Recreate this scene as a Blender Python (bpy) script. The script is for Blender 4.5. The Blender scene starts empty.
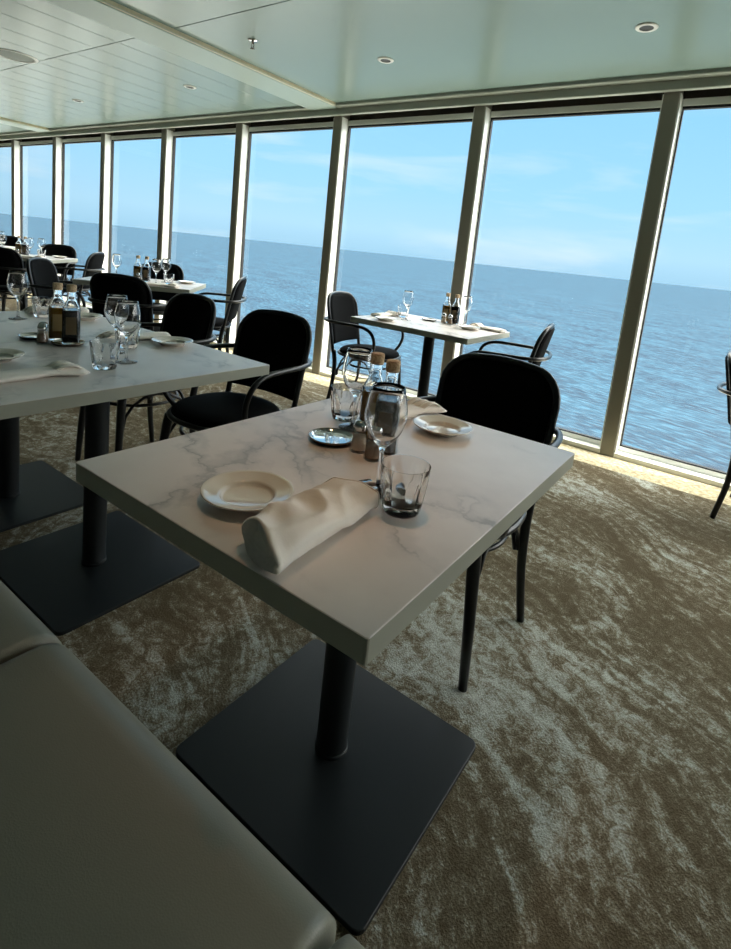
import bpy, bmesh, math, random
from mathutils import Vector, Matrix, noise
random.seed(7)
S = bpy.context.scene
C = S.collection
PI = math.pi

# ------------------------------------------------------------------ helpers
def smooth_fn(x): return x*x*(3-2*x)

def obj(name, bm, mat, parent=None, smooth=True, auto=None):
    me = bpy.data.meshes.new(name)
    bmesh.ops.recalc_face_normals(bm, faces=bm.faces[:])
    bm.to_mesh(me); bm.free()
    if smooth:
        me.polygons.foreach_set('use_smooth', [True]*len(me.polygons))
        if auto is not None:
            try: me.set_sharp_from_angle(angle=math.radians(auto))
            except Exception: pass
    if isinstance(mat, (list, tuple)):
        for m in mat: me.materials.append(m)
    else: me.materials.append(mat)
    o = bpy.data.objects.new(name, me); C.objects.link(o)
    if parent: o.parent = parent
    return o

def thing(name, label, cat, loc=(0, 0, 0), rz=0, group=None):
    o = bpy.data.objects.new(name, None); C.objects.link(o)
    o.empty_display_size = .05
    o.location = loc; o.rotation_euler = (0, 0, rz)
    o['label'] = label; o['category'] = cat
    if group: o['group'] = group
    return o

def tag(o, label, cat, group=None):
    o['label'] = label; o['category'] = cat
    if group: o['group'] = group
    return o

def struct(o):
    o['kind'] = 'structure'; return o

def dup(root, loc, rz, label, group=None):
    r = root.copy(); C.objects.link(r); r.location = loc; r.rotation_euler = (0, 0, rz)
    r['label'] = label
    if group: r['group'] = group
    for ch in list(root.children):
        c = ch.copy(); C.objects.link(c); c.parent = r
        for g in ch.children:
            d = g.copy(); C.objects.link(d); d.parent = c
    return r

def box(bm, x0, x1, y0, y1, z0, z1, bev=0, seg=2, mi=0):
    r = bmesh.ops.create_cube(bm, size=1)
    vs = r['verts']
    for v in vs:
        v.co = Vector(((x0+x1)/2+v.co.x*(x1-x0), (y0+y1)/2+v.co.y*(y1-y0), (z0+z1)/2+v.co.z*(z1-z0)))
    fs = list({f for v in vs for f in v.link_faces})
    for f in fs: f.material_index = mi
    if bev:
        es = list({e for v in vs for e in v.link_edges})
        bmesh.ops.bevel(bm, geom=es, offset=bev, segments=seg, affect='EDGES', profile=.5)

def tube(bm, pts, r, n=10, flat=1.0, up=None, closed=False, cap=True):
    """sweep an ellipse along pts; r number or list; flat scales the second axis"""
    P = [Vector(p) for p in pts]; N = len(P)
    rs = r if isinstance(r, (list, tuple)) else [r]*N
    rings = []
    ref = Vector(up) if up else None
    prev = None
    for i in range(N):
        if closed: t = P[(i+1) % N]-P[(i-1) % N]
        else: t = P[min(i+1, N-1)]-P[max(i-1, 0)]
        t.normalize()
        if ref is not None:
            a = ref - t*ref.dot(t)
            if a.length < 1e-4: a = t.orthogonal()
        elif prev is None: a = t.orthogonal()
        else:
            a = prev - t*prev.dot(t)
            if a.length < 1e-5: a = t.orthogonal()
        a.normalize(); prev = a
        b = t.cross(a)
        rings.append([bm.verts.new(P[i]+(a*math.cos(2*PI*k/n)*flat+b*math.sin(2*PI*k/n))*rs[i]) for k in range(n)])
    M = N if closed else N-1
    for i in range(M):
        A, B = rings[i], rings[(i+1) % N]
        for k in range(n):
            bm.faces.new((A[k], A[(k+1) % n], B[(k+1) % n], B[k]))
    if cap and not closed:
        bm.faces.new(rings[0][::-1]); bm.faces.new(rings[-1])

def crom(pts, m=6, closed=False):
    P = [Vector(p) for p in pts]; N = len(P); out = []
    rng = range(N) if closed else range(N-1)
    for i in rng:
        if closed: a, b, c, d = P[(i-1) % N], P[i], P[(i+1) % N], P[(i+2) % N]
        else: a, b, c, d = P[max(i-1, 0)], P[i], P[i+1], P[min(i+2, N-1)]
        for k in range(m):
            t = k/m
            out.append(.5*((2*b)+(c-a)*t+(2*a-5*b+4*c-d)*t*t+(3*b-a-3*c+d)*t**3))
    if not closed: out.append(P[-1])
    return out

def lathe(bm, prof, n=32, cx=0, cy=0, z0=0, rmod=None, mi=0):
    """prof: (r, z); r==0 ends become poles"""
    rings = []
    for r, z in prof:
        if r < 1e-6: rings.append([bm.verts.new((cx, cy, z0+z))])
        else:
            ring = []
            for k in range(n):
                a = 2*PI*k/n
                rr = r*(rmod(a, z) if rmod else 1)
                ring.append(bm.verts.new((cx+rr*math.cos(a), cy+rr*math.sin(a), z0+z)))
            rings.append(ring)
    for A, B in zip(rings, rings[1:]):
        if len(A) == 1 and len(B) == 1: continue
        for k in range(n):
            k2 = (k+1) % n
            if len(A) == 1: f = bm.faces.new((A[0], B[k2], B[k]))
            elif len(B) == 1: f = bm.faces.new((A[k], A[k2], B[0]))
            else: f = bm.faces.new((A[k], A[k2], B[k2], B[k]))
            f.material_index = mi

# ------------------------------------------------------------------ materials
def s2l(c):
    c = c/255
    return c/12.92 if c <= .04045 else ((c+.055)/1.055)**2.4
def rgb(r, g, b): return (s2l(r), s2l(g), s2l(b), 1)

def mat(name, col=(.5, .5, .5, 1), rough=.5, metal=0, spec=.5, trans=0, ior=1.45, sheen=0, coat=0):
    m = bpy.data.materials.new(name); m.use_nodes = True
    b = m.node_tree.nodes['Principled BSDF']
    b.inputs['Base Color'].default_value = col
    b.inputs['Roughness'].default_value = rough
    b.inputs['Metallic'].default_value = metal
    b.inputs['Specular IOR Level'].default_value = spec
    b.inputs['Transmission Weight'].default_value = trans
    b.inputs['IOR'].default_value = ior
    b.inputs['Sheen Weight'].default_value = sheen
    b.inputs['Coat Weight'].default_value = coat
    return m

class NT:
    def __init__(s, m): s.t = m.node_tree; s.n = s.t.nodes; s.b = s.n.get('Principled BSDF')
    def add(s, typ, **kw):
        x = s.n.new(typ)
        for k, v in kw.items():
            if k.startswith('_'): setattr(x, k[1:], v)
            else: x.inputs[k].default_value = v
        return x
    def l(s, a, b): s.t.links.new(a, b)
    def ramp(s, fac, stops, interp='LINEAR'):
        r = s.n.new('ShaderNodeValToRGB'); e = r.color_ramp
        e.interpolation = interp
        while len(e.elements) < len(stops): e.elements.new(.5)
        for el, (p, c) in zip(e.elements, stops): el.position = p; el.color = c
        s.l(fac, r.inputs['Fac']); return r.outputs['Color']
    def coords(s, scale=(1, 1, 1), rot=(0, 0, 0), kind='Object'):
        tc = s.n.new('ShaderNodeTexCoord'); mp = s.n.new('ShaderNodeMapping')
        mp.inputs['Scale'].default_value = scale; mp.inputs['Rotation'].default_value = rot
        s.l(tc.outputs[kind], mp.inputs['Vector']); return mp.outputs['Vector']
    def bump(s, h, strength=.3, dist=.01):
        b = s.add('ShaderNodeBump', Strength=strength, Distance=dist)
        s.l(h, b.inputs['Height']); s.l(b.outputs['Normal'], s.b.inputs['Normal']); return b
    def mixc(s, f, a, b, blend='MIX'):
        m = s.n.new('ShaderNodeMix'); m.data_type = 'RGBA'; m.blend_type = blend
        if isinstance(f, float): m.inputs[0].default_value = f
        else: s.l(f, m.inputs[0])
        for v, i in ((a, 6), (b, 7)):
            if isinstance(v, tuple): m.inputs[i].default_value = v
            else: s.l(v, m.inputs[i])
        return m.outputs[2]

# marble laminate
M_top = mat('marble_laminate', rgb(200, 190, 178), .34)
t = NT(M_top)
v = t.coords((1, 1, 1), (0, 0, math.radians(35)))
geo = t.n.new('ShaderNodeObjectInfo')
off = t.add('ShaderNodeVectorMath', _operation='SCALE'); t.l(geo.outputs['Location'], off.inputs[0]); off.inputs['Scale'].default_value = 3.1
ad = t.add('ShaderNodeVectorMath', _operation='ADD'); t.l(v, ad.inputs[0]); t.l(off.outputs[0], ad.inputs[1])
wob = t.add('ShaderNodeTexNoise', Scale=3.2, Detail=6.0, Roughness=.62); t.l(ad.outputs[0], wob.inputs['Vector'])
w2 = t.add('ShaderNodeVectorMath', _operation='SCALE'); t.l(wob.outputs['Color'], w2.inputs[0]); w2.inputs['Scale'].default_value = .55
st = t.add('ShaderNodeVectorMath', _operation='MULTIPLY'); t.l(ad.outputs[0], st.inputs[0]); st.inputs[1].default_value = (1.0, 2.6, 1)
a2 = t.add('ShaderNodeVectorMath', _operation='ADD'); t.l(st.outputs[0], a2.inputs[0]); t.l(w2.outputs[0], a2.inputs[1])
n1 = t.add('ShaderNodeTexNoise', Scale=2.1, Detail=3.0, Roughness=.5); t.l(a2.outputs[0], n1.inputs['Vector'])
K = lambda x_: (x_, x_, x_, 1)
vein = t.ramp(n1.outputs['Fac'], [(0, K(0)), (.43, K(0)), (.49, K(.42)), (.503, K(.75)), (.516, K(.25)), (.57, K(0)), (1, K(0))])
n3 = t.add('ShaderNodeTexNoise', Scale=3.4, Detail=3.0); t.l(ad.outputs[0], n3.inputs['Vector'])
mask = t.ramp(n3.outputs['Fac'], [(0, K(0)), (.46, K(.05)), (.60, K(1))])
vm = t.mixc(1.0, vein, mask, 'MULTIPLY')
n4 = t.add('ShaderNodeTexNoise', Scale=4.0, Detail=4.0); t.l(ad.outputs[0], n4.inputs['Vector'])
base = t.ramp(n4.outputs['Fac'], [(.3, rgb(218, 209, 204)), (.7, rgb(234, 227, 222))])
t.l(t.mixc(vm, base, rgb(136, 134, 134)), t.b.inputs['Base Color'])

M_edge = mat('table_edge', rgb(164, 164, 150), .4)
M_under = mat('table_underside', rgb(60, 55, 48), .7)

# black powder coat steel
M_steel = mat('black_powdercoat', rgb(17, 22, 24), .5, spec=.35)
t = NT(M_steel); nn = t.add('ShaderNodeTexNoise', Scale=900.0, Detail=2.0); t.l(t.coords(), nn.inputs['Vector']); t.bump(nn.outputs['Fac'], .15, .0006)
M_frame = mat('chair_black_frame', rgb(22, 23, 24), .3)
M_uph = mat('black_upholstery', rgb(8, 9, 10), .85, spec=.08)
t = NT(M_uph); nn = t.add('ShaderNodeTexNoise', Scale=500.0, Detail=2.0); t.l(t.coords(), nn.inputs['Vector']); t.bump(nn.outputs['Fac'], .3, .001)

# leather
M_leather = mat('taupe_leather', rgb(132, 130, 116), .42)
t = NT(M_leather)
vo = t.add('ShaderNodeTexVoronoi', Scale=420.0); t.l(t.coords(), vo.inputs['Vector'])
nb = t.add('ShaderNodeTexNoise', Scale=9.0, Detail=3.0); t.l(t.coords(), nb.inputs['Vector'])
mx = t.add('ShaderNodeMath', _operation='ADD'); t.l(vo.outputs['Distance'], mx.inputs[0]); t.l(nb.outputs['Fac'], mx.inputs[1])
t.bump(mx.outputs[0], .12, .002)
M_plinth = mat('bench_plinth', rgb(40, 36, 32), .6)

# carpet
M_carpet = mat('patterned_carpet', rgb(120, 110, 90), .95, spec=.1)
t = NT(M_carpet)
v = t.coords((1, 1, 1), (0, 0, math.radians(28)))
wn = t.add('ShaderNodeTexNoise', Scale=.75, Detail=3.0, Roughness=.55); t.l(v, wn.inputs['Vector'])
sc = t.add('ShaderNodeVectorMath', _operation='SCALE'); t.l(wn.outputs['Color'], sc.inputs[0]); sc.inputs['Scale'].default_value = 2.0
st = t.add('ShaderNodeVectorMath', _operation='MULTIPLY'); t.l(v, st.inputs[0]); st.inputs[1].default_value = (1.0, 1.7, 1)
aa = t.add('ShaderNodeVectorMath', _operation='ADD'); t.l(st.outputs[0], aa.inputs[0]); t.l(sc.outputs[0], aa.inputs[1])
big = t.add('ShaderNodeTexNoise', Scale=1.25, Detail=2.0, Roughness=.5); t.l(aa.outputs[0], big.inputs['Vector'])
st2 = t.add('ShaderNodeVectorMath', _operation='MULTIPLY'); t.l(aa.outputs[0], st2.inputs[0]); st2.inputs[1].default_value = (1.6, 5.2, 1)
mid = t.add('ShaderNodeTexNoise', Scale=2.3, Detail=5.0, Roughness=.62, Distortion=.6); t.l(st2.outputs[0], mid.inputs['Vector'])
speck = t.add('ShaderNodeTexNoise', Scale=26.0, Detail=6.0, Roughness=.78, Distortion=.8); t.l(v, speck.inputs['Vector'])
pile = t.add('ShaderNodeTexNoise', Scale=190.0, Detail=3.0, Roughness=.7); t.l(v, pile.inputs['Vector'])
def madd(x_, k_, c_):
    m_ = t.add('ShaderNodeMath', _operation='MULTIPLY_ADD'); t.l(x_, m_.inputs[0]); m_.inputs[1].default_value = k_
    if isinstance(c_, float): m_.inputs[2].default_value = c_
    else: t.l(c_, m_.inputs[2])
    return m_.outputs[0]
q = madd(big.outputs['Fac'], .8, -.400); q = madd(mid.outputs['Fac'], .85, q); q = madd(speck.outputs['Fac'], 1.25, q); q = madd(pile.outputs['Fac'], .45, q)
# q is centred near 1.15
q = madd(q, 1.0, -.775)
cc = t.ramp(q, [(.32, rgb(98, 88, 68)), (.52, rgb(120, 110, 90)), (.60, rgb(146, 140, 122)), (.72, rgb(176, 178, 168)), (.85, rgb(198, 202, 194))])
dk = t.ramp(pile.outputs['Fac'], [(.3, (.55, .53, .50, 1)), (.6, (1, 1, 1, 1))])
t.l(t.mixc(.7, cc, dk, 'MULTIPLY'), t.b.inputs['Base Color'])
t.bump(pile.outputs['Fac'], .9, .012)

M_sunstrip = mat('sunlit_carpet_strip', rgb(196, 182, 140), .95, spec=.1)  # carpet by the sill, with the sun patch put into its colour
t = NT(M_sunstrip)
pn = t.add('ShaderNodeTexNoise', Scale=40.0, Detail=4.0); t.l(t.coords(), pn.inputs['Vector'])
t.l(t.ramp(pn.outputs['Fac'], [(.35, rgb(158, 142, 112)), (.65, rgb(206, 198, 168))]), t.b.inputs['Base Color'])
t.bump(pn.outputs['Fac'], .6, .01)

M_ceil = mat('ceiling_panel', rgb(132, 152, 146), .26, spec=.6)
t = NT(M_ceil); nn = t.add('ShaderNodeTexNoise', Scale=1.3, Detail=2.0); t.l(t.coords(), nn.inputs['Vector']); t.bump(nn.outputs['Fac'], .05, .02)
M_beam = mat('beam_panel', rgb(156, 174, 166), .35)
M_lip = mat('beam_lip', rgb(206, 198, 168), .5)
M_trim = mat('cornice_paint', rgb(166, 172, 162), .4)
M_dark = mat('blind_pocket', rgb(70, 64, 56), .8)
M_mull = mat('mullion_paint', rgb(140, 136, 124), .45)
M_gask = mat('rubber_gasket', rgb(14, 14, 14), .6)
M_white = mat('white_frame_paint', rgb(244, 246, 240), .35)
M_wall = mat('wall_paint', rgb(128, 120, 108), .7)
M_metal = mat('polished_steel', rgb(200, 200, 200), .08, metal=1)
M_dsteel = mat('dark_rim_steel', rgb(120, 110, 100), .15, metal=1)
M_brass = mat('cap_metal', rgb(190, 170, 140), .2, metal=1)
M_blackpl = mat('black_plastic', rgb(10, 10, 10), .5)
M_whitepl = mat('white_plastic', rgb(226, 226, 220), .4)
M_grille = mat('speaker_grille', rgb(150, 156, 150), .6)
M_porc = mat('glazed_porcelain', rgb(226, 220, 208), .12, coat=.4)
M_cork = mat('cork', rgb(190, 160, 124), .8)
t = NT(M_cork); nn = t.add('ShaderNodeTexNoise', Scale=220.0, Detail=3.0); t.l(t.coords(), nn.inputs['Vector'])
t.l(t.ramp(nn.outputs['Fac'], [(.35, rgb(170, 138, 104)), (.6, rgb(214, 188, 154))]), t.b.inputs['Base Color'])
M_balsamic = mat('dark_vinegar', rgb(18, 11, 8), .1)
M_oil = mat('golden_oil', rgb(120, 88, 30), .1)
M_label = mat('paper_label', rgb(96, 82, 58), .6)
M_label2 = mat('paper_label_light', rgb(150, 128, 84), .6)
M_salt = mat('pink_salt', rgb(236, 205, 180), .8)
M_pepper = mat('ground_pepper', rgb(150, 118, 92), .9)

# napkin cloth
M_cloth = mat('napkin_cloth', rgb(248, 240, 230), .85, spec=.2, sheen=.3)
t = NT(M_cloth)
wv = t.add('ShaderNodeTexNoise', Scale=420.0, Detail=2.0); t.l(t.coords(), wv.inputs['Vector']); 
b1 = t.bump(wv.outputs['Fac'], .25, .0008)
nf = t.add('ShaderNodeTexNoise', Scale=22.0, Detail=3.0); t.l(t.coords(), nf.inputs['Vector'])
b2 = t.add('ShaderNodeBump', Strength=.35, Distance=.006); t.l(nf.outputs['Fac'], b2.inputs['Height']); t.l(b1.outputs['Normal'], b2.inputs['Normal']); t.l(b2.outputs['Normal'], t.b.inputs['Normal'])

def glass_mat(name, col=(1, 1, 1, 1), ior=1.45, rough=0):
    m = bpy.data.materials.new(name); m.use_nodes = True
    n = m.node_tree.nodes; n.clear()
    g = n.new('ShaderNodeBsdfGlass'); g.inputs['Color'].default_value = col; g.inputs['IOR'].default_value = ior; g.inputs['Roughness'].default_value = rough
    o = n.new('ShaderNodeOutputMaterial'); m.node_tree.links.new(g.outputs[0], o.inputs[0]); return m
def thin_glass(name, tint=(1, 1, 1, 1), gain=1.0, ior=1.5):
    m = bpy.data.materials.new(name); m.use_nodes = True
    n = m.node_tree.nodes; L = m.node_tree.links; n.clear()
    tr = n.new('ShaderNodeBsdfTransparent'); tr.inputs['Color'].default_value = tint
    gl = n.new('ShaderNodeBsdfGlossy'); gl.inputs['Roughness'].default_value = 0.0
    lw = n.new('ShaderNodeLayerWeight'); lw.inputs['Blend'].default_value = .5
    pw = n.new('ShaderNodeMath'); pw.operation = 'POWER'; pw.inputs[1].default_value = 5.0
    mu = n.new('ShaderNodeMath'); mu.operation = 'MULTIPLY_ADD'; mu.use_clamp = True
    f0 = ((ior-1)/(ior+1))**2*gain; mu.inputs[1].default_value = 1-f0; mu.inputs[2].default_value = f0
    mx = n.new('ShaderNodeMixShader'); o = n.new('ShaderNodeOutputMaterial')
    L.new(lw.outputs['Facing'], pw.inputs[0]); L.new(pw.outputs[0], mu.inputs[0]); L.new(mu.outputs[0], mx.inputs[0]); L.new(tr.outputs[0], mx.inputs[1]); L.new(gl.outputs[0], mx.inputs[2]); L.new(mx.outputs[0], o.inputs[0])
    return m
M_glass = glass_mat('clear_glass', (1, 1, 1, 1))
M_thin = thin_glass('thin_wine_glass', (.93, .95, .95, 1), 1.6)
M_pane = thin_glass('window_glass', (.96, .98, .99, 1), .9, 1.45)

# ------------------------------------------------------------------ setting
WY = 3.827        # room face of the mullions
CZ = 2.43         # ceiling
X0, X1, Y0 = -16.0, 9.6, -3.2
BW = WY-.27       # start of the carpet strip coloured paler for sunlight

bm = bmesh.new(); box(bm, X0, X1, Y0, BW, -.1, 0)
struct(obj('floor', bm, M_carpet, smooth=False))
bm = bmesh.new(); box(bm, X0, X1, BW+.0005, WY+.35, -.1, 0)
struct(obj('trim_1', bm, M_sunstrip, smooth=False))
bm = bmesh.new(); box(bm, X0, X1, Y0, WY-.02, CZ, CZ+.1)
# ceiling panels: boards along y left of the beam, joint across at y 2.12
def board(x0, x1, y0, y1, z=CZ, drop=.006):
    b = .012
    box(bm, x0+.0012, x1-.0012, y0+.0018, y1-.0018, z-drop, z+.02, .0025, 1)
struct(obj('ceiling', bm, M_ceil, smooth=False))
bm = bmesh.new()
x = -3.53
while x > X0+.3:
    if not (-8.85 < x-.15 < -8.4):
        for a, b in ((Y0, -.6), (-.6, 2.12), (2.12, WY-.1)): board(x-.3, x, a, b)
    x -= .3
for a in (-3.20, -.15, 2.9):
    for p, q in ((Y0, -.6), (-.6, 2.12), (2.12, WY-.1)): board(a, min(a+3.05, X1), p, q)
struct(obj('trim_2', bm, M_ceil, smooth=False))
# dropped cross beams with a pale lip
k = 3
for bx in (-3.53, -8.75):  # width .31 plus lip
    bm = bmesh.new(); box(bm, bx, bx+.31, Y0, WY-.06, CZ-.035, CZ+.02, .004, 1, 0)
    box(bm, bx+.31, bx+.332, Y0, WY-.06, CZ-.03, CZ+.02, .003, 1, 1)
    struct(obj('trim_%d' % k, bm, [M_beam, M_lip], smooth=False)); k += 1
# cornice: stepped trim along the windows
bm = bmesh.new()
box(bm, X0, X1, WY-.12, WY-.03, CZ-.03, CZ+.05, .004, 1)
box(bm, X0, X1, WY-.055, WY-.012, 2.345, CZ-.02, .004, 1)
struct(obj('trim_%d' % k, bm, M_trim, smooth=False)); k += 1
# head: dark blind pocket
bm = bmesh.new(); box(bm, X0, X1, WY+.0, WY+.30, 2.39, 2.55)
box(bm, X0, X1, WY+.135, WY+.16, 2.29, 2.4)
struct(obj('trim_%d' % k, bm, M_dark, smooth=False)); k += 1
# sill kerb
bm = bmesh.new(); box(bm, X0, X1, WY+.004, WY+.128, 0, .032, .003, 2)
struct(obj('trim_%d' % k, bm, M_white, smooth=False)); k += 1
# outer deck edge + head outside so the sky only comes through panes
bm = bmesh.new(); box(bm, X0, X1, WY+.2, WY+.35, -.4, -.06); box(bm, X0, X1, WY+.16, WY+.22, 2.345, 2.6)
struct(obj('wall_front', bm, M_mull, smooth=False))

MX = [-.635+1.305*i for i in range(-11, 4)]
MX = [-.615, -1.893, -3.263, -4.57, -5.87, -7.21, -8.53, -9.9, -11.2, -12.5, -13.8, -15.1] ; MX += [.66, 1.94, 3.22, 4.50, 5.78, 7.06, 8.34, 9.55]
MX.sort()
GY = WY+.105
for mx in MX:
    bm = bmesh.new(); box(bm, mx-.045, mx+.045, WY, WY+.12, .0, 2.40, .004, 1)
    struct(obj('trim_%d' % k, bm, M_mull, smooth=False)); k += 1
n = 1
for a, b in zip(MX, MX[1:]):
    a2, b2 = a+.045, b-.045
    # frame with child gasket and pane
    bm = bmesh.new(); fw = .04
    y0, y1 = WY+.085, WY+.125
    fs = .013; box(bm, a2, a2+fs, y0, y1, .03, 2.33, .003, 1); box(bm, b2-fs, b2, y0, y1, .03, 2.33, .003, 1)
    box(bm, a2+fs, b2-fs, y0, y1, .03, .03+.035, .004, 1); box(bm, a2+fs, b2-fs, y0, y1, 2.285, 2.33, .004, 1)
    box(bm, a2+.001, a2+.007, WY+.008, y0, .036, 2.34); box(bm, b2-.007, b2-.001, WY+.008, y0, .036, 2.34)
    fr = obj('window_%d' % n, bm, M_white, smooth=False); struct(fr)
    bm = bmesh.new(); g = .008; A, B, Z0, Z1 = a2+fs, b2-fs, .065, 2.285
    for q in ((A, A+g, Z0, Z1), (B-g, B, Z0, Z1), (A+g, B-g, Z0, Z0+g), (A+g, B-g, Z1-g*2, Z1)):
        box(bm, q[0], q[1], y0+.004, y1-.004, q[2], q[3])
    obj('gasket', bm, M_gask, fr, smooth=False)
    bm = bmesh.new(); vs = [bm.verts.new(c) for c in ((A, GY, Z0), (B, GY, Z0), (B, GY, Z1), (A, GY, Z1))]; bm.faces.new(vs)
    obj('pane', bm, M_pane, fr, smooth=False)
    n += 1
# far walls
bm = bmesh.new(); box(bm, X0-.2, X0, Y0, WY+.3, -.1, 2.6); struct(obj('wall_left', bm, M_wall, smooth=False))
bm = bmesh.new(); box(bm, X1, X1+.2, Y0, WY+.3, -.1, 2.6); struct(obj('wall_right', bm, M_wall, smooth=False))
bm = bmesh.new(); box(bm, X0-.2, X1+.2, Y0-.2, Y0, -.1, 2.6); struct(obj('wall_back', bm, M_wall, smooth=False))

# sea
bm = bmesh.new()
ZS = -22
ys = [-3000, -200, 30, 60, 120, 250, 500, 1000, 2500, 6000, 14000, 30000]
xs = [-40000, -15000, -5000, -1500, -400, -100, 0, 100, 400, 1500, 5000, 15000, 40000]
G = [[bm.verts.new((x, y, ZS)) for x in xs] for y in ys]
for i in range(len(ys)-1):
    for j in range(len(xs)-1): bm.faces.new((G[i][j], G[i][j+1], G[i+1][j+1], G[i+1][j]))
M_sea = mat('sea_water', rgb(40, 92, 150), .45, spec=.12, ior=1.33)
t = NT(M_sea)
v = t.coords((1, 1, 1), (0, 0, math.radians(20)))
stv = t.add('ShaderNodeVectorMath', _operation='MULTIPLY'); t.l(v, stv.inputs[0]); stv.inputs[1].default_value = (.3, 1, 1)
w1 = t.add('ShaderNodeTexNoise', Scale=1.1, Detail=9.0, Roughness=.62); t.l(stv.outputs[0], w1.inputs['Vector'])
w3 = t.add('ShaderNodeTexNoise', Scale=.085, Detail=6.0, Roughness=.7); t.l(stv.outputs[0], w3.inputs['Vector'])
c1 = t.ramp(w1.outputs['Fac'], [(.38, rgb(2, 22, 42)), (.5, rgb(18, 48, 68)), (.62, rgb(54, 90, 110))])
c2 = t.ramp(w3.outputs['Fac'], [(.40, rgb(4, 32, 50)), (.60, rgb(28, 62, 80))])
t.l(t.mixc(.5, c1, c2), t.b.inputs['Base Color'])
df = t.add('ShaderNodeBsdfDiffuse'); gs = t.add('ShaderNodeBsdfGlossy', Roughness=.35)
t.l(t.n['Principled BSDF'].inputs['Base Color'].links[0].from_socket, df.inputs['Color'])
bp_ = t.add('ShaderNodeBump', Strength=.55, Distance=.8); t.l(w1.outputs['Fac'], bp_.inputs['Height'])
t.l(bp_.outputs['Normal'], df.inputs['Normal']); t.l(bp_.outputs['Normal'], gs.inputs['Normal'])
ms = t.add('ShaderNodeMixShader'); ms.inputs[0].default_value = .07; t.l(df.outputs[0], ms.inputs[1]); t.l(gs.outputs[0], ms.inputs[2])
t.l(ms.outputs[0], t.n['Material Output'].inputs['Surface']); t.n.remove(t.n['Principled BSDF'])
sea = struct(obj('sea', bm, M_sea, smooth=False))

bm = bmesh.new(); box(bm, -30, 20, WY+.36, 11, -2.9, -2.6)  # unseen pale slab added below the windows to bounce sun onto the ceiling
M_bounce = mat('bounce_slab_white', rgb(176, 178, 172), .6)
struct(obj('bounce_slab', bm, M_bounce, smooth=False))

# ------------------------------------------------------------------ tables
def rrect(w, d, r, n=5):
    out = []
    for cx, cy, a0 in ((w/2-r, d/2-r, 0), (-w/2+r, d/2-r, 90), (-w/2+r, -d/2+r, 180), (w/2-r, -d/2+r, 270)):
        for k in range(n+1):
            a = math.radians(a0+90*k/n); out.append((cx+r*math.cos(a), cy+r*math.sin(a)))
    return out
def slab(bm, outline, z0, z1, bev=0):
    o = list(outline)
    if bev:
        ins = [(x*(1-bev/max(abs(x), .01)) if abs(x) > .02 else x, y*(1-bev/max(abs(y), .01)) if abs(y) > .02 else y) for x, y in o]
        L = [[bm.verts.new((x, y, z)) for x, y in p] for p, z in ((o, z0), (o, z1-bev), (ins, z1))]
    else: L = [[bm.verts.new((x, y, z)) for x, y in o] for z in (z0, z1)]
    n = len(o)
    for A, B in zip(L, L[1:]):
        for k in range(n): bm.faces.new((A[k], A[(k+1) % n], B[(k+1) % n], B[k]))
    return bm.faces.new(L[0][::-1]), bm.faces.new(L[-1])

TZ, TT = .75, .036
def table_proto(label, w, d, bw, bd):
    t = thing('dining_table', label, 'table')
    bm = bmesh.new()
    bot, top = slab(bm, rrect(w, d, .004, 2), TZ-TT, TZ, .0012)
    bm.normal_update()
    for f in bm.faces:
        c = f.calc_center_median()
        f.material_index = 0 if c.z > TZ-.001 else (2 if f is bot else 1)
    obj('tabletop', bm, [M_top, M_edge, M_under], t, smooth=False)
    bm = bmesh.new(); slab(bm, rrect(bw, bd, .02, 5), 0.0, .011, .0015)
    obj('base_plate', bm, M_steel, t, smooth=False)
    bm = bmesh.new(); lathe(bm, [(0, .011), (.040, .011), (.040, .018), (.0375, .02), (.0375, TZ-TT-.012), (0, TZ-TT-.012)], 40)
    obj('column', bm, M_steel, t, auto=40)
    bm = bmesh.new(); box(bm, -.17, .17, -.17, .17, TZ-TT-.012, TZ-TT, .002, 1)
    obj('mounting_plate', bm, M_steel, t, smooth=False)
    return t
tab = table_proto('marble-topped table nearest the camera with a rolled napkin in front', .684, .895, .547, .50)
tab.location = (-.635, .928, 0)
tabB = table_proto('pale marble table with its corner behind the nearest table', .70, .895, .56, .50)
tabB.location = (-1.741, .928, 0)
tabA = dup(tabB, (-2.443, .928, 0), 0, 'marble table at the left frame edge, pushed against its neighbour')
tabT = table_proto('small marble table for two by the window, seen against the sea', .88, .68, .50, .46)
tabT.location = (-1.76, 3.24, 0)
T4 = (-4.20, 2.62, math.radians(42)); T5 = (-6.75, 2.72, math.radians(42)); T6 = (-8.55, 2.85, math.radians(42))
dup(tabT, (T4[0], T4[1], 0), T4[2], 'marble window table set at an angle, behind the near row of chairs')
dup(tabT, (T5[0], T5[1], 0), T5[2], 'more distant angled marble table at the left, by the windows')
dup(tabT, (T6[0], T6[1], 0), T6[2], 'farthest marble table, its end just inside the left edge')

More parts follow.
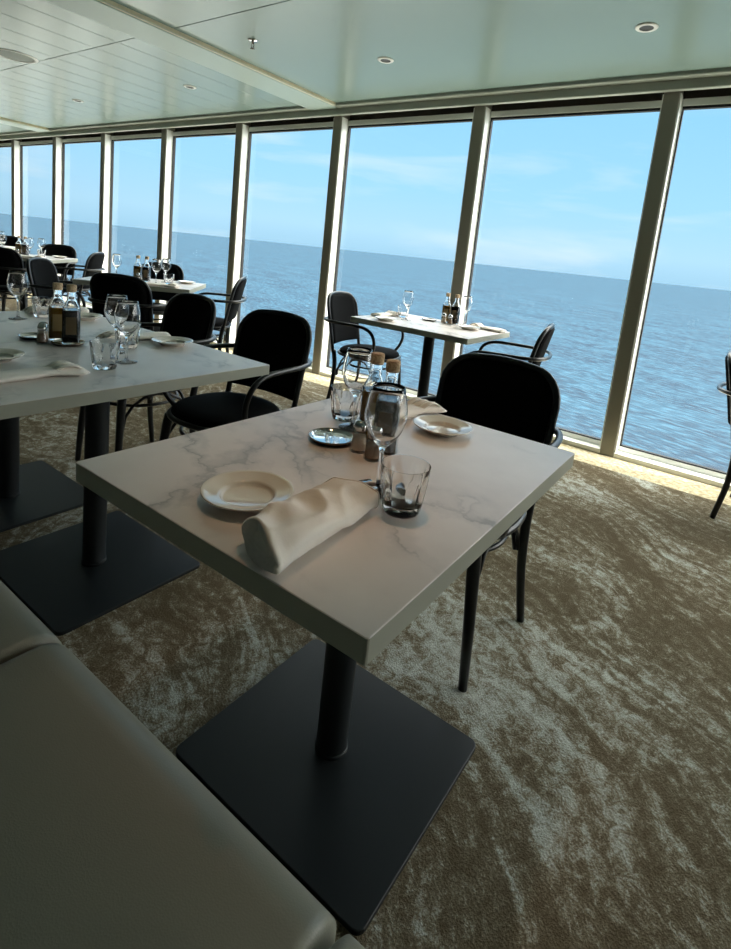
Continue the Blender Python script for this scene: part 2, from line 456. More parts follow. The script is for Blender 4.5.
# ------------------------------------------------------------------ chair
def chair_proto(label):
    c = thing('dining_chair', label, 'chair')
    # seat pad
    def seatr(a): return .222*(1+.035*math.cos(4*a+PI)*-1)
    bm = bmesh.new()
    lathe(bm, [(0, .425), (.19, .425), (.214, .432), (.222, .447), (.220, .462), (.205, .474), (.16, .482), (.08, .487), (0, .488)], 44,
          rmod=lambda a, z: 1+.03*math.cos(4*(a-PI/4))*(-1 if False else 1))
    obj('seat', bm, M_uph, c)
    bm = bmesh.new()
    ring = [(.229*(1+.03*math.cos(4*(a-PI/4)))*math.cos(a), .229*(1+.03*math.cos(4*(a-PI/4)))*math.sin(a), .437) for a in [2*PI*k/44 for k in range(44)]]
    tube(bm, ring, .011, 8, closed=True, up=(0, 0, 1))
    obj('seat_rim', bm, M_frame, c)
    bm = bmesh.new()
    ring = [(.185*math.cos(a), .185*math.sin(a), .365) for a in [2*PI*k/40 for k in range(40)]]
    tube(bm, ring, .008, 8, closed=True, up=(0, 0, 1))
    obj('stretcher_hoop', bm, M_frame, c)
    for sx in (-1, 1):
        bm = bmesh.new()
        tube(bm, [(sx*.165, -.165, .43), (sx*.172, -.172, .38), (sx*.19, -.188, .2), (sx*.203, -.198, .0)], [.021, .020, .017, .013], 12)
        obj('leg', bm, M_frame, c)
        bm = bmesh.new()
        tube(bm, crom([(sx*.198, .20, .46), (sx*.198, .182, .36), (sx*.205, .185, .2), (sx*.222, .215, .0)], 4), [.017, .017, .017, .017, .0165, .016, .016, .0155, .015, .0145, .014, .0135, .013], 12)
        obj('leg', bm, M_frame, c)
    # back frame: posts rise and bow over the pad
    def bp(x, z):   # back surface point: reclined, curved in plan
        y = .205+(z-.45)*.22
        return (x*(1-.075*min(1, max(0, (z-.45)/.15))), y+.035*(1-(x/.23)**2)-.01, .45+(z-.45)*.975)
    path = []
    for x, z in ((-.205, .44), (-.218, .55), (-.228, .66), (-.230, .76)): path.append((x, z))
    for k in range(1, 7):
        a = PI-(PI/2)*k/6; path.append((-.12+.11*math.cos(a), .76+.108*math.sin(a)))
    path += [(-.06, .873), (0, .875)]
    path = path+[(-x, z) for x, z in path[-2::-1]]
    bm = bmesh.new()
    pts = [bp(x, z) for x, z in path]
    tube(bm, pts, .0125, 10)
    obj('back_frame', bm, M_frame, c)
    # pad
    bm = bmesh.new()
    def half(z):  # half width of pad at z
        if z < .53: return .196+.02*math.sqrt(max(0, 1-((.53-z)/.03)**2))
        if z < .76: return .216+.004*(z-.53)/.23
        tt = (z-.76)/.105; return .11+.11*math.sqrt(max(0, 1-tt*tt))
    zs = [.500, .502, .508, .518, .53, .58, .64, .70, .76, .79, .815, .835, .850, .860, .8645, .865]
    nx = 16
    def sheet(side):
        rows = []
        for i, z in enumerate(zs):
            h = half(z); row = []
            for j in range(nx+1):
                u = -1+2*j/nx; x = h*u
                e = min(1, (1-abs(u))*h/.022); ez = min(1, min(z-.5, .865-z)/.022)
                th = .004+.018*math.sqrt(max(0, 1-(1-e)**2))*math.sqrt(max(0, 1-(1-ez)**2))
                p = bp(x, z); row.append(bm.verts.new((p[0], p[1]+side*th, p[2])))
            rows.append(row)
        for A, B in zip(rows, rows[1:]):
            for j in range(nx): bm.faces.new((A[j], A[j+1], B[j+1], B[j]))
        return rows
    F, K = sheet(-1), sheet(1)
    loop = lambda R: R[0]+[r[-1] for r in R[1:]]+R[-1][-2::-1]+[r[0] for r in R[-2:0:-1]]
    a, b = loop(F), loop(K)
    for i in range(len(a)):
        j = (i+1) % len(a)
        try: bm.faces.new((a[i], a[j], b[j], b[i]))
        except Exception: pass
    obj('backrest', bm, M_uph, c)
    # horseshoe arm
    bm = bmesh.new()
    h = [(-.215, -.10, .44), (-.238, -.135, .50), (-.255, -.15, .57), (-.265, -.125, .635), (-.268, -.06, .668), (-.268, .04, .674), (-.262, .16, .674), (-.232, .255, .674), (-.15, .318, .674), (0, .338, .674)]
    full = crom(h+[(-x, y, z) for x, y, z in h[-2::-1]], 5)
    tube(bm, full, .0115, 10)
    obj('armrest', bm, M_frame, c)
    # arched braces
    for sx in (-1, 1):
        bm = bmesh.new()
        arc = []
        for k in range(9):
            a = PI*k/8; arc.append((sx*(.188-.012*math.sin(a)), -.172*math.cos(a)+.0, .27+.145*math.sin(a)))
        tube(bm, arc, .0075, 8)
        obj('brace', bm, M_frame, c)
    bm = bmesh.new()
    arc = []
    for k in range(9):
        a = PI*k/8; arc.append((-.18*math.cos(a), .165, .27+.145*math.sin(a)))
    tube(bm, arc, .0075, 8)
    obj('brace', bm, M_frame, c)
    return c
ch = chair_proto('black armchair facing the camera across the nearest marble table')
ch.location = (-.675, 1.515, 0)
CH = [
 ((-1.775, 1.515, 0), math.radians(4), 'black armchair tucked at the near corner of the second marble table'),
 ((-2.43, 1.50, 0), math.radians(-3), 'black armchair behind the second table, just left of the one at its corner'),
 ((-2.27, 3.27, 0), math.radians(99), 'black armchair left of the small window table for two, backrest facing the room'),
 ((-1.285, 3.27, 0), math.radians(-77), 'black armchair right of the small window table, seen side-on against the sea'),
 ((.285, 3.46, 0), math.radians(80), 'black armchair cut off by the right edge of the photo'),
]
for loc, rz, lb in CH: dup(ch, loc, rz, lb)
def around(T, du, dv, face, lb, extra=0):
    u = Vector((math.cos(T[2]), math.sin(T[2]))); v = Vector((-u.y, u.x))
    p = Vector(T[:2])+u*du+v*dv
    dup(ch, (p.x, p.y, 0), T[2]+face+extra, lb)
# local chair faces -y ; face angle added to table rotation
around(T4, .50, -.02, -PI/2, 'black armchair in profile at the window end of the angled table, pale post behind')
around(T4, -.10, .60, 0, 'black armchair behind the angled table, only its dark back showing over the glasses')
around(T4, .16, -.64, PI, 'wide black chair back turned to the camera, behind the bottles of the second table', -math.radians(13))
around(T4, -.48, -.14, PI/2, 'slim dark chair seen from behind at the far-left end of the angled table', 0)
around(T5, .50, -.02, -PI/2, 'distant dark armchair in profile against the sea, left of the large chair back')
around(T5, -.02, .62, 0, 'distant black chair back showing over the tumbler of the more distant table')
around(T5, .20, -.62, PI, 'black chair back at the left frame edge in front of the more distant table')
around(T6, .0, .56, 0, 'farthest black chair back, a small dark strip at the left frame edge')

# ------------------------------------------------------------------ bench
bm = bmesh.new(); box(bm, -4.3, 2.4, -.30, .33, 0, .10); 
bench = thing('banquette', 'long taupe leather banquette in the foreground, seat seams running across', 'bench', (0, 0, 0))
obj('plinth', bm, M_plinth, bench, smooth=False)
bm = bmesh.new(); box(bm, -4.32, 2.42, -.33, .385, .10, .28, .015, 3); obj('seat_base', bm, M_leather, bench)
def cushion(x0, x1, y0, y1, z0, z1, r, crown):
    bm = bmesh.new(); nx, ny, nz = 22, 22, 8
    r0 = bmesh.ops.create_cube(bm, size=2)
    bmesh.ops.subdivide_edges(bm, edges=bm.edges[:], cuts=31, use_grid_fill=True)
    hx, hy, hz = (x1-x0)/2, (y1-y0)/2, (z1-z0)/2
    for v_ in bm.verts:
        u = v_.co.copy()
        # stretch parameter so that rounding has vertices near the rims
        f = lambda s: math.copysign(1-(1-abs(s))**1.6, s)
        p = Vector((f(u.x)*hx, f(u.y)*hy, f(u.z)*hz))
        rx = .014
        core = Vector((max(-hx+rx, min(hx-rx, p.x)), max(-hy+r, min(hy-r, p.y)), max(-hz+r, min(hz-r, p.z))))
        dd = p-core
        q = Vector((dd.x/rx, dd.y/r, dd.z/r))
        if q.length > 1: q.normalize(); p = core+Vector((q.x*rx, q.y*r, q.z*r))
        cx, cy = 1-abs(p.x/hx)**6, 1-(p.y/hy)**2
        if p.z > 0: p.z += crown*max(0, cx)*max(0, cy)*(p.z/hz)
        v_.co = p+Vector(((x0+x1)/2, (y0+y1)/2, (z0+z1)/2))
    return bm
SEAM = -.258; CW = .668
for i in range(-6, 4):
    a = SEAM+CW*i
    obj('seat_cushion', cushion(a, a+CW-.001, -.22, .448,   .275, .450, .062, .016), M_leather, bench)
    obj('back_cushion', cushion(a, a+CW-.003, -.40, -.215, .42, .88, .05, .0), M_leather, bench)
bm = bmesh.new(); box(bm, -4.32, 2.42, -.50, -.39, .0, .90, .02, 3); obj('back_panel', bm, M_leather, bench)

# ------------------------------------------------------------------ tableware
def wine_proto(label):
    t = thing('wine_glass', label, 'glass')
    bm = bmesh.new()
    kr = lambda L_: [(r_*(.90 if z_ > .09 else 1), z_) for r_, z_ in L_]
    outer = [(0, .0), (.034, .0), (.036, .0012), (.034, .003), (.02, .0045), (.008, .008), (.0045, .014), (.0038, .03), (.0036, .06), (.0042, .080), (.008, .090), (.018, .098)]
    bowl = [(.028, .108), (.036, .120), (.0425, .136), (.0445, .150), (.0435, .165), (.040, .182), (.0365, .196), (.034, .206)]
    inner = [(.0333, .2062), (.0357, .196), (.0392, .182), (.0427, .165), (.0437, .150), (.0417, .136), (.035, .1205), (.0265, .109), (.015, .100), (0, .0975)]
    lathe(bm, kr(outer+bowl+inner), 40)
    obj('bowl_and_stem', bm, M_glass, t)
    return t
def tumbler_proto(label):
    t = thing('water_tumbler', label, 'glass')
    bm = bmesh.new()
    fac = lambda a, z: 1+(.10*abs(math.cos(5*a))**.8-.075)*max(0, min(1, (z-.006)/.01, (.078-z)/.02))
    outer = [(0, .0), (.028, .0), (.032, .002), (.0345, .008), (.0365, .02), (.0385, .035), (.0405, .05), (.0422, .066), (.0432, .078), (.0437, .088)]
    inner = [(.0425, .088), (.0405, .078), (.0385, .066), (.0365, .05), (.0342, .035), (.0310, .022), (.027, .016), (.018, .0145), (0, .014)]
    lathe(bm, outer, 60, rmod=fac)
    base = len(bm.verts)
    bm2 = bm
    lathe(bm2, inner, 60)
    bmesh.ops.remove_doubles(bm, verts=bm.verts[:], dist=1e-6)
    # bridge rim
    bm.verts.ensure_lookup_table()
    o_r = [v for v in bm.verts if abs(v.co.z-.088) < 1e-5 and math.hypot(v.co.x, v.co.y) > .0431]
    i_r = [v for v in bm.verts if abs(v.co.z-.088) < 1e-5 and math.hypot(v.co.x, v.co.y) <= .0431]
    key = lambda v: math.atan2(v.co.y, v.co.x)
    o_r.sort(key=key); i_r.sort(key=key)
    for k in range(len(o_r)):
        j = (k+1) % len(o_r); bm.faces.new((o_r[k], o_r[j], i_r[j], i_r[k]))
    obj('faceted_body', bm, M_glass, t, auto=28)
    return t
def sq(r, m, n=28):
    """superellipse ring: m 1 round .. large square"""
    out = []
    for k in range(n):
        a = 2*PI*k/n; c, s = math.cos(a), math.sin(a)
        d = (abs(c)**m+abs(s)**m)**(1/m); out.append((r*c/d, r*s/d))
    return out
def loft(bm, secs, n=28, capb=True, capt=True):
    L = [[bm.verts.new((x, y, z)) for x, y in sq(r, m, n)] for r, m, z in secs]
    for A, B in zip(L, L[1:]):
        for k in range(n): bm.faces.new((A[k], A[(k+1) % n], B[(k+1) % n], B[k]))
    if capb: bm.faces.new(L[0][::-1])
    if capt: bm.faces.new(L[-1])
def bottle_proto(name, label, liquid, lab, wood):
    t = thing(name, label, 'bottle')
    bm = bmesh.new()
    loft(bm, [(.0275, 7, 0), (.0290, 8, .003), (.0290, 8, .121), (.0282, 7, .1265), (.0255, 4, .132), (.0190, 2.4, .148), (.0145, 2, .160), (.0138, 2, .180), (.0152, 2, .183), (.0152, 2, .188)], capt=False)
    loft(bm, [(.0115, 2, .188), (.0115, 2, .162), (.0130, 2, .158), (.0170, 2.4, .148), (.0235, 4, .132), (.0262, 7, .1265), (.0268, 8, .006)], capb=False)
    n = 28; bm.verts.ensure_lookup_table()
    A = [bm.verts[9*n+k] for k in range(n)]; B = [bm.verts[10*n+k] for k in range(n)]
    for k in range(n): bm.faces.new((A[k], A[(k+1) % n], B[(k+1) % n], B[k]))
    body = obj('glass_body', bm, M_glass, t, auto=40)
    bm = bmesh.new(); loft(bm, [(.0264, 8, .0065), (.0264, 8, .119), (.0255, 7, .1225)])
    obj('vinegar' if 'vinegar' in name else 'oil', bm, liquid, t, auto=40)
    for s_ in (-1, 1):
        bm = bmesh.new(); box(bm, -.017, .017, s_*.0295-.0003, s_*.0295+.0003, .035, .098)
        obj('paper_label', bm, lab, body, smooth=False)
    bm = bmesh.new(); lathe(bm, [(0, .186), (.0150, .186), (.0160, .189), (.0163, .208), (.0150, .2115), (0, .212)], 24)
    obj('stopper_cap', bm, wood, t, auto=40)
    return t
def shaker_proto(name, label, fill):
    t = thing(name, label, 'shaker')
    bm = bmesh.new()
    flt = lambda a, z: 1+.05*abs(math.cos(4*a))
    lathe(bm, [(0, 0), (.018, 0), (.0205, .003), (.0195, .012), (.0165, .03), (.0145, .045), (.014, .05), (.0130, .05), (.0135, .044), (.0152, .03), (.018, .012), (.0175, .005), (0, .004)], 32, rmod=flt)
    obj('glass_jar', bm, M_thin, t)
    bm = bmesh.new(); lathe(bm, [(0, .0045), (.0173, .0055), (.0177, .012), (.0150, .030), (.0140, .036), (0, .037)], 32, rmod=flt)
    obj('salt' if fill is M_salt else 'pepper', bm, fill, t)
    bm = bmesh.new(); lathe(bm, [(0, .049), (.0145, .049), (.0160, .052), (.0165, .060), (.013, .068), (.006, .072), (0, .0725)], 24)
    obj('metal_cap', bm, M_metal, t)
    return t
def tray_proto(label):
    t = thing('condiment_dish', label, 'dish')
    bm = bmesh.new(); lathe(bm, [(0, 0), (.044, 0), (.050, .003), (.0545, .010), (.0550, .0118), (.0535, .0122), (.0515, .0108)], 48)
    obj('rim', bm, M_dsteel, t)
    bm = bmesh.new(); lathe(bm, [(0, .0045), (.040, .0045), (.0470, .006), (.0515, .0108)], 48)
    obj('mirror_well', bm, M_metal, t)
    return t
def plate_proto(label):
    t = thing('side_plate', label, 'plate')
    bm = bmesh.new()
    lathe(bm, [(0, .003), (.038, .003), (.040, 0), (.044, 0), (.047, .004), (.060, .010), (.074, .016), (.0785, .0185), (.0790, .020), (.0775, .0206), (.072, .0185), (.060, .0145), (.051, .0128), (.0475, .0118), (.0455, .0090), (.0435, .0055), (.040, .0045), (0, .0042)], 64)
    obj('glazed_dish', bm, M_porc, t)
    return t

# rolled napkin: lofted, folded cloth with the cutlery poking out
def napkin_proto(label):
    t = thing('rolled_napkin', label, 'napkin')
    def section(s, ph, seed):
        """outline of the roll at station s (0..1 along y)"""
        w = .062-.004*s; hgt = .046+.006*math.sin(3*s)
        return w, hgt
    ends = []
    def roll(y0, y1, w0, w1, h0, h1, seed, skew=0, n=72, m=44, flare=0, xoff=0.0, inner=True):
        bm = bmesh.new(); rows = []
        for j in range(m+1):
            s = j/m; y = y0+(y1-y0)*s
            w = w0+(w1-w0)*s; hh = h0+(h1-h0)*s
            row = []
            for k in range(n):
                a = 2*PI*k/n
                c, sn = math.cos(a), math.sin(a)
                e = 2.2
                d = (abs(c)**e+abs(sn)**e)**(1/e)
                x = w*c/d; z = hh/2+hh/2*sn/d
                if sn < 0: x *= 1+.10*(-sn)          # cloth settles wider at the foot
                # diagonal creases and soft dents
                cr_ = math.sin((x*60+y*38)+4*noise.noise(Vector((x*9, y*9, seed)))) + 1.3*(1-abs(noise.noise(Vector((x*16+y*10, y*15-x*6, seed+z*14))))*4)
                nz = noise.noise(Vector((x*24+seed, y*20, z*30)))
                nz2 = noise.noise(Vector((x*9+seed*2, y*12+z*8, 3.1)))
                z = max(.0012, z+(.0026*cr_+.006*nz+.007*nz2)*(1 if z > .012 else 0))
                x += .005*nz2+.003*nz
                yy = y+skew*(x/w)*s-.020*(x/w)*(1-s)+.006*nz2*(1 if s in (0, 1) else 0)
                row.append(bm.verts.new((x+xoff, yy, z)))
            rows.append(row)
        ends.append([v_.co.copy() for v_ in rows[-1]])
        for A, B in zip(rows, rows[1:]):
            for k in range(n): bm.faces.new((A[k], A[(k+1) % n], B[(k+1) % n], B[k]))
        # open spiral mouth at the near end: inset layers
        if inner:
            for lvl, (sc, dy) in enumerate(((.90, .004), (.78, .022), (.66, .012), (.50, .026), (.30, .018))):
                pass
            prev = rows[0]
            cx = sum(v.co.x for v in prev)/n; cz = sum(v.co.z for v in prev)/n
            yb = y0
            for sc, dy in ((.90, -.006), (.80, .010), (.74, -.004), (.60, .014), (.52, .000), (.34, .012)):
                ring = []
                for k, v in enumerate(rows[0]):
                    ring.append(bm.verts.new((cx+(v.co.x-cx)*sc, v.co.y+dy+.003*math.sin(k*.3+sc*9), max(.002, cz+(v.co.z-cz)*sc))))
                for k in range(n): bm.faces.new((prev[k], prev[(k+1) % n], ring[(k+1) % n], ring[k]))
                prev = ring
            bm.faces.new(prev)
            bm.faces.new(rows[-1])
        else:
            bm.faces.new(rows[0][::-1]); bm.faces.new(rows[-1])
        return bm
    obj('outer_wrap', roll(-.135, .085, .052, .050, .058, .050, 1.3, skew=.022), M_cloth, t)
    obj('inner_fold', roll(.05, .120, .042, .034, .040, .030, 5.7, skew=-.008, m=12, inner=False, xoff=-.002), M_cloth, t)
    obj('loose_tail', roll(.09, .138, .024, .018, .022, .012, 9.1, skew=.004, m=12, inner=False, xoff=-.006), M_cloth, t)
    bm = bmesh.new()
    # folded-over hem lying across the wrap
    tube(bm, ends[0], .0017, 8, closed=True)
    obj('stitched_hem', bm, M_cloth, t)
    return t
def flat_napkin_proto(label):
    t = thing('rolled_napkin', label, 'napkin')
    bm = bmesh.new()
    rows = []
    m, n = 16, 20
    for j in range(m+1):
        s = j/m; y = -.12+.25*s
        w = .045*(1-.25*s)+.03*max(0, s-.7)/.3
        row = []
        for k in range(n):
            a = 2*PI*k/n; x = w*math.cos(a); z = .012+(.014*(1-.3*s))*math.sin(a)
            nz = noise.noise(Vector((x*30+4, y*16, z*30)))
            row.append(bm.verts.new((x, y, max(.001, z+.006*nz))))
        rows.append(row)
    for A, B in zip(rows, rows[1:]):
        for k in range(n): bm.faces.new((A[k], A[(k+1) % n], B[(k+1) % n], B[k]))
    bm.faces.new(rows[0][::-1]); bm.faces.new(rows[-1])
    obj('cloth', bm, M_cloth, t)
    bm = bmesh.new()
    for q in range(3):
        pts = [(-.03+.022*q, .05, .012), (-.025+.025*q, .085, .030), (-.03+.03*q, .115, .026), (-.028+.034*q, .145, .005)]
        tube(bm, crom(pts, 5), [.014*(1-.03*i) for i in range(16)], 8, flat=.35, up=(0, 0, 1))
    obj('fanned_tail', bm, M_cloth, t)
    return t

wine = wine_proto('wine glass standing behind the faceted tumbler on the nearest table')
wine.location = (-.512, .812, TZ)
tumb = tumbler_proto('faceted water tumbler at the right of the rolled napkin, nearest table')
tumb.location = (-.438, .778, TZ)
plate = plate_proto('small cream side plate left of the rolled napkin, nearest table')
plate.location = (-.650, .612, TZ)
nap = napkin_proto('cream cloth napkin rolled round cutlery at the front of the nearest table')
nap.location = (-.505, .632, TZ); nap.rotation_euler = (0, 0, math.radians(4))
for nm_, xo, zo, ln, lb_ in (('table_knife', .012, .0475, .126, 'steel knife blade poking out of the rolled napkin, nearest table'), ('table_fork', .029, .0410, .120, 'steel fork handle beside the knife in the rolled napkin, nearest table')):
    bm = bmesh.new()
    tube(bm, [(xo-.020, -.04, zo-.014), (xo-.012, .050, zo-.006), (xo-.006, .088, zo), (xo+.006, ln, zo-.003)], [.006, .0065, .006, .005], 10, flat=.28, up=(0, 0, 1))
    kf = obj(nm_, bm, M_metal); kf.location = nap.location; kf.rotation_euler = nap.rotation_euler
    tag(kf, lb_, 'cutlery', 'cutlery in the rolled napkin')
tray = tray_proto('empty mirror-bright round dish on the nearest table')
tray.location = (-.744, .953, TZ)
bvin = bottle_proto('vinegar_bottle', 'dark vinegar bottle with a cork top, behind the wine glass on the nearest table', M_balsamic, M_label, M_cork)
bvin.location = (-.626, 1.000, TZ); bvin.rotation_euler = (0, 0, math.radians(24))
boil = bottle_proto('oil_bottle', 'amber oil bottle left of the dark bottle on the nearest table', M_oil, M_label2, M_cork)
boil.location = (-.694, 1.036, TZ); boil.rotation_euler = (0, 0, math.radians(38))
salt = shaker_proto('salt_shaker', 'small shaker of pale salt beside the mirror-bright dish on the nearest table', M_salt)
salt.location = (-.662, .950, TZ)
pepp = shaker_proto('pepper_shaker', 'small pepper shaker in front of the dark bottle on the nearest table', M_pepper)
pepp.location = (-.612, .935, TZ)
fnap = flat_napkin_proto('crumpled white napkin fanned out at the far left of the second table')
fnap.location = (-1.60, .66, TZ)
fnap['label'] = 'white napkin with a fanned tail near the front edge of the second table'

def put(p, x, y, lb, rz=0, z=TZ, group=None): return dup(p, (x, y, z), rz, lb, group)
# far setting, nearest table
put(wine, -.766, 1.062, 'wine glass at the back left of the nearest table, left of the bottles', 1)
put(tumb, -.826, 1.105, 'water tumbler at the back left of the nearest table, beside a wine glass', .3)
put(plate, -.600, 1.235, 'side plate in front of the black chair at the back of the nearest table')
put(fnap, -.738, 1.262, 'white napkin behind the bottles at the far edge of the nearest table', math.radians(-4))
# second table (B)
put(wine, -1.655, .975, 'wine glass behind the tumbler at the right of the second table', .5)
put(wine, -1.80, 1.02, 'wine glass behind and left of the other glass on the second table', .8)
put(tumb, -1.605, .875, 'faceted tumbler in front of the wine glass on the second table', .2)
put(tumb, -1.86, 1.10, 'tumbler partly hidden behind the nearer tumbler on the second table', .7)
put(plate, -1.840, 1.275, 'side plate at the far edge of the second table, in front of a chair')
put(plate, -1.850, .665, 'side plate cut by the left frame edge on the second table')
put(fnap, -1.985, 1.215, 'white napkin stretched behind the wine glasses on the second table', math.radians(170))
put(tray, -1.985, .945, 'round steel dish under the dark bottle on the second table')
put(tray, -2.14, .90, 'round steel dish beside the salt shaker on the second table', .4)
put(bvin, -1.985, .955, 'dark vinegar bottle in the middle of the second table', 1.12, TZ+.0065)
put(boil, -2.10, .960, 'amber oil bottle behind the dark bottle on the second table', 1.2)
put(salt, -2.075, .900, 'salt shaker left of the dark bottle on the second table', .2)
put(pepp, -2.035, .880, 'pepper shaker close to the dark bottle on the second table', .2)
# left table (A)
put(wine, -2.575, 1.015, 'large wine glass near the left frame edge beside a tumbler', .2)
put(wine, -2.50, .835, 'wine glass half cut by the left frame edge', .6)
put(tumb, -2.60, 1.125, 'faceted tumbler near the left frame edge behind a wine glass', .4)
put(plate, -2.50, 1.26, 'side plate at the far edge of the leftmost near table')
put(fnap, -2.705, 1.245, 'grey-white napkin at the far edge of the leftmost near table', math.radians(175))
# table for two by the window
put(wine, -1.955, 3.22, 'wine glass standing on the small window table, against the sea', .3)
put(tumb, -2.05, 3.33, 'tumbler left of the wine glass on the small window table', .1)
put(boil, -1.79, 3.50, 'oil bottle on the small window table in front of the post', .4)
put(bvin, -1.715, 3.50, 'dark bottle on the small window table in front of the post', .2)
put(salt, -1.76, 3.42, 'salt shaker by the bottles on the small window table')
put(pepp, -1.70, 3.40, 'pepper shaker by the bottles on the small window table')
put(tray, -1.88, 3.42, 'round steel dish left of the bottles on the small window table')
put(plate, -1.52, 3.33, 'side plate at the right end of the small window table')
put(plate, -1.985, 3.01, 'side plate at the left end of the small window table')
put(fnap, -1.44, 3.475, 'folded napkin at the right end of the small window table', math.radians(80))
put(fnap, -2.135, 3.22, 'folded napkin at the left end of the small window table', 0)
put(wine, -1.65, 3.535, 'second wine glass behind the plate on the small window table', .7)
# distant tables
def on(T, du, dv):
    c, s = math.cos(T[2]), math.sin(T[2]); return (T[0]+c*du-s*dv, T[1]+s*du+c*dv)
def setfar(T, nm, full=True):
    for p, du, dv, lb in ((bvin, .0, .03, 'dark bottle'), (boil, -.08, .06, 'oil bottle'), (salt, -.05, -.03, 'salt shaker'),
                          (wine, .12, -.12, 'nearer wine glass'), (wine, .14, .10, 'farther wine glass'),
                          (tumb, .20, -.03, 'tumbler'), (plate, .30, .18, 'side plate'), (fnap, .20, -.275, 'napkin'), (wine, -.25, .05, 'lone wine glass left of the bottles')):
        x_, y_ = on(T, du, dv)
        put(p, x_, y_, lb+' '+nm, T[2]-(PI/2 if p is fnap else 0))
setfar(T4, 'on the angled window table behind the near chairs')
setfar(T5, 'on the more distant angled table at the left')
for p, du, dv, lb in ((wine, .28, -.10, 'nearer wine glass on the farthest table at the left edge'), (wine, .33, .02, 'farther wine glass on the farthest table at the left edge'), (tumb, .22, -.05, 'tumbler on the farthest table at the left edge'), (bvin, .1, .02, 'dark bottle on the farthest table at the left edge')):
    x_, y_ = on(T6, du, dv); put(p, x_, y_, lb, .3)

# ------------------------------------------------------------------ ceiling fittings
def downlight_proto(label):
    t = thing('downlight', label, 'light')
    bm = bmesh.new(); lathe(bm, [(.030, .012), (.030, -.001), (.034, -.004), (.050, -.004), (.053, -.001), (.053, .001)], 40)
    obj('bezel', bm, M_whitepl, t)
    bm = bmesh.new(); lathe(bm, [(.0335, -.0042), (.030, -.0015), (.018, .0002), (0, .0004)], 32)
    obj('baffle', bm, M_blackpl, t)
    return t
DZ = CZ-.006
dl = downlight_proto('round recessed downlight nearest the top right corner')
dl.location = (-.654, 3.03, DZ-.002)
dup(dl, (-2.19, 2.99, DZ-.002), 0, 'round recessed downlight right of the beam, near the middle')
dup(dl, (-4.222, 2.984, DZ-.002), 0, 'round recessed downlight just left of the beam')
dup(dl, (-6.042, 2.943, DZ-.002), 0, 'small distant recessed downlight at the far left')
dup(dl, (-.62, .95, DZ-.002), 0, 'recessed downlight over the nearest table, above the frame')
sp = thing('ceiling_speaker', 'large flat round ceiling speaker at the left edge', 'speaker', (-5.056, 1.975, DZ))
bm = bmesh.new(); lathe(bm, [(.13, .004), (.13, -.003), (.135, -.006), (.155, -.005), (.16, 0), (.16, .002)], 48); obj('ring', bm, M_whitepl, sp)
bm = bmesh.new(); lathe(bm, [(.131, -.002), (.08, -.004), (0, -.005)], 48); obj('grille', bm, M_grille, sp)
sk = thing('fire_sprinkler', 'small metal sprinkler head hanging from the ceiling', 'sprinkler', (-2.824, 2.434, DZ))
bm = bmesh.new(); lathe(bm, [(0, 0), (.034, 0), (.030, -.006), (.012, -.009), (0, -.009)], 32); obj('escutcheon', bm, M_metal, sk)
bm = bmesh.new(); lathe(bm, [(0, -.008), (.008, -.008), (.008, -.022), (0, -.022)], 16)
for s in (-1, 1): tube(bm, crom([(s*.006, 0, -.02), (s*.012, 0, -.032), (s*.006, 0, -.046), (0, 0, -.05)], 4), .0022, 6)
obj('frame', bm, M_dsteel, sk)
bm = bmesh.new(); lathe(bm, [(0, -.050), (.013, -.050), (.014, -.0515), (0, -.053)], 16); obj('deflector', bm, M_dsteel, sk)

# ------------------------------------------------------------------ light
W = bpy.data.worlds.new('sky'); S.world = W; W.use_nodes = True
wt = W.node_tree; wn = wt.nodes; wn.clear()
def wadd(typ, **kw):
    x_ = wn.new(typ)
    for a_, b_ in kw.items():
        if a_.startswith('_'): setattr(x_, a_[1:], b_)
        else: x_.inputs[a_].default_value = b_
    return x_
tc = wadd('ShaderNodeTexCoord'); sx = wadd('ShaderNodeSeparateXYZ'); wt.links.new(tc.outputs['Generated'], sx.inputs[0])
r = wadd('ShaderNodeValToRGB'); wt.links.new(sx.outputs['Z'], r.inputs[0])
e = r.color_ramp
stops = [(0, rgb(168, 214, 240)), (.04, rgb(182, 226, 250)), (.12, rgb(166, 222, 255)), (.25, rgb(152, 214, 255)), (.5, rgb(245, 245, 235)), (1, rgb(245, 240, 225))]
while len(e.elements) < len(stops): e.elements.new(.5)
for el, (p_, c_) in zip(e.elements, stops): el.position = p_; el.color = c_
mp = wadd('ShaderNodeMapping'); mp.inputs['Scale'].default_value = (1.2, 1.2, 7); wt.links.new(tc.outputs['Generated'], mp.inputs[0])
cn = wadd('ShaderNodeTexNoise', Scale=2.2, Detail=5.0, Roughness=.55, Distortion=.4); wt.links.new(mp.outputs[0], cn.inputs['Vector'])
cr = wadd('ShaderNodeValToRGB'); wt.links.new(cn.outputs['Fac'], cr.inputs[0])
cr.color_ramp.elements[0].position = .5; cr.color_ramp.elements[0].color = (0, 0, 0, 1)
cr.color_ramp.elements[1].position = .78; cr.color_ramp.elements[1].color = (.6, .6, .6, 1)
mx = wadd('ShaderNodeMix', _data_type='RGBA'); wt.links.new(cr.outputs[0], mx.inputs[0]); wt.links.new(r.outputs[0], mx.inputs[6]); mx.inputs[7].default_value = rgb(232, 246, 252)
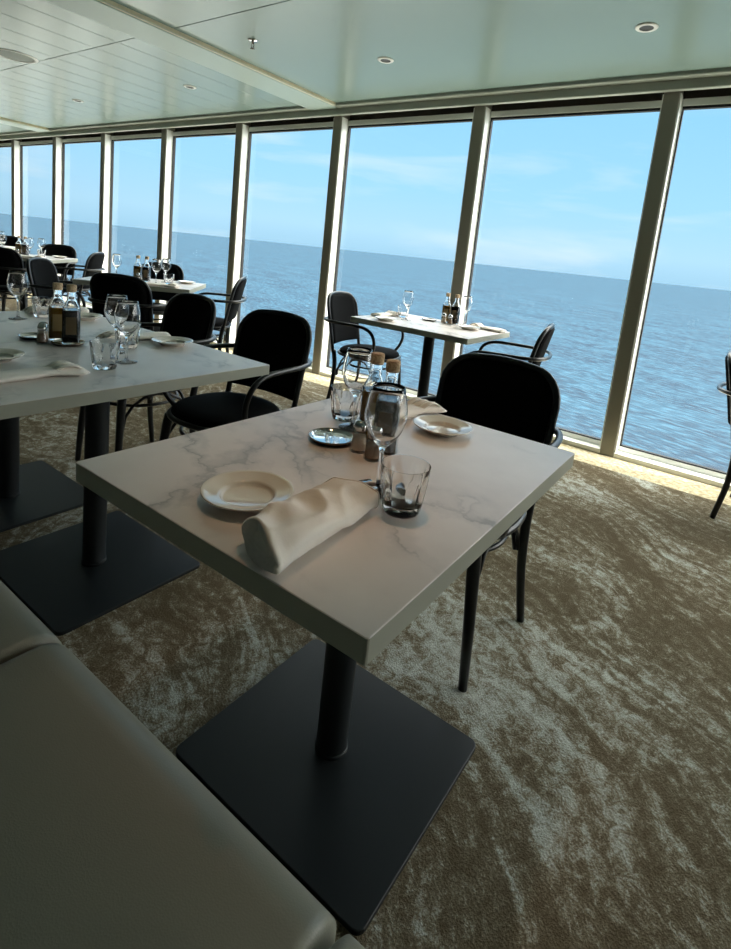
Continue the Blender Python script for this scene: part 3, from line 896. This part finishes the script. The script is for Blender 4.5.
# upper sky (around a hazy sun) is brighter than the low sky
up = wadd('ShaderNodeMapRange'); up.inputs['From Min'].default_value = .28; up.inputs['From Max'].default_value = .5; up.inputs['To Min'].default_value = 1.1; up.inputs['To Max'].default_value = 7.0
wt.links.new(sx.outputs['Z'], up.inputs['Value'])
dt = wadd('ShaderNodeVectorMath', _operation='DOT_PRODUCT'); wt.links.new(tc.outputs['Generated'], dt.inputs[0]); dt.inputs[1].default_value = Vector((.80, .30, .52)).normalized()
su = wadd('ShaderNodeMapRange'); su.inputs['From Min'].default_value = .60; su.inputs['From Max'].default_value = 1; su.inputs['To Min'].default_value = 0; su.inputs['To Max'].default_value = 9
wt.links.new(dt.outputs['Value'], su.inputs['Value'])
bg = wadd('ShaderNodeBackground'); wt.links.new(mx.outputs[2], bg.inputs['Color']); wt.links.new(up.outputs[0], bg.inputs['Strength'])
bg2 = wadd('ShaderNodeBackground'); bg2.inputs['Color'].default_value = (1.0, .93, .82, 1); wt.links.new(su.outputs[0], bg2.inputs['Strength'])
ads = wadd('ShaderNodeAddShader'); wt.links.new(bg.outputs[0], ads.inputs[0]); wt.links.new(bg2.outputs[0], ads.inputs[1])
wo = wadd('ShaderNodeOutputWorld'); wt.links.new(ads.outputs[0], wo.inputs[0])

def sun(name, d, st, col, ang):
    l = bpy.data.lights.new(name, 'SUN'); l.energy = st; l.color = col; l.angle = math.radians(ang)
    o = bpy.data.objects.new(name, l); C.objects.link(o)
    o.rotation_euler = Vector(d).normalized().to_track_quat('Z', 'Y').to_euler(); return o
sun('sun', (.62, .16, .80), 8.0, (1, .97, .91), 1.5)
# the downlight over the table
l = bpy.data.lights.new('downlight_lamp', 'SPOT'); l.energy = 21; l.color = (1, .60, .34); l.spot_size = math.radians(46); l.spot_blend = .9; l.shadow_soft_size = .03
o = bpy.data.objects.new('downlight_lamp', l); C.objects.link(o); o.location = (-.62, .95, DZ-.01)

GR = {'dining_chair': 'black upholstered armchairs around the tables', 'dining_table': 'marble-topped dining tables on black pedestals',
      'wine_glass': 'wine glasses laid on the tables', 'water_tumbler': 'faceted water tumblers laid on the tables', 'side_plate': 'side plates laid on the tables',
      'rolled_napkin': 'cloth napkins laid on the tables', 'condiment_dish': 'round steel dishes on the tables', 'vinegar_bottle': 'dark vinegar bottles on the tables',
      'oil_bottle': 'amber oil bottles on the tables', 'salt_shaker': 'salt shakers on the tables', 'pepper_shaker': 'pepper shakers on the tables', 'downlight': 'recessed ceiling downlights'}
for o_ in C.objects:
    if o_.get('label') and o_.parent is None and o_.name.split('.')[0] in GR: o_['group'] = GR[o_.name.split('.')[0]]

# ------------------------------------------------------------------ camera
cam = bpy.data.cameras.new('camera'); co = bpy.data.objects.new('camera', cam); C.objects.link(co)
Rr = ((0.8117111831, 0.5747118113, 0.1040734799), (-0.1760604982, 0.0708673814, 0.9818250941), (-0.5568910631, 0.8152816374, -0.1587078939))
right, upv, fwd = (Vector(v_) for v_ in Rr)
m = Matrix((right, upv, -fwd)).transposed().to_4x4(); m.translation = Vector((0, 0, 1.19425))
co.matrix_world = m
cam.sensor_fit = 'VERTICAL'; cam.sensor_height = 24
cam.lens = 535.954*24/949
cam.shift_x = -9.441/949; cam.shift_y = -135.236/949
cam.clip_start = .02; cam.clip_end = 100000
S.camera = co
S.view_settings.view_transform = 'Standard'; S.view_settings.look = 'None'
S.view_settings.gamma = 1; S.view_settings.exposure = .04; S.view_settings.use_curve_mapping = False
S.cycles.max_bounces = 14; S.cycles.transparent_max_bounces = 24; S.cycles.transmission_bounces = 12; S.cycles.diffuse_bounces = 6; S.cycles.glossy_bounces = 6
S.cycles.sample_clamp_indirect = 6
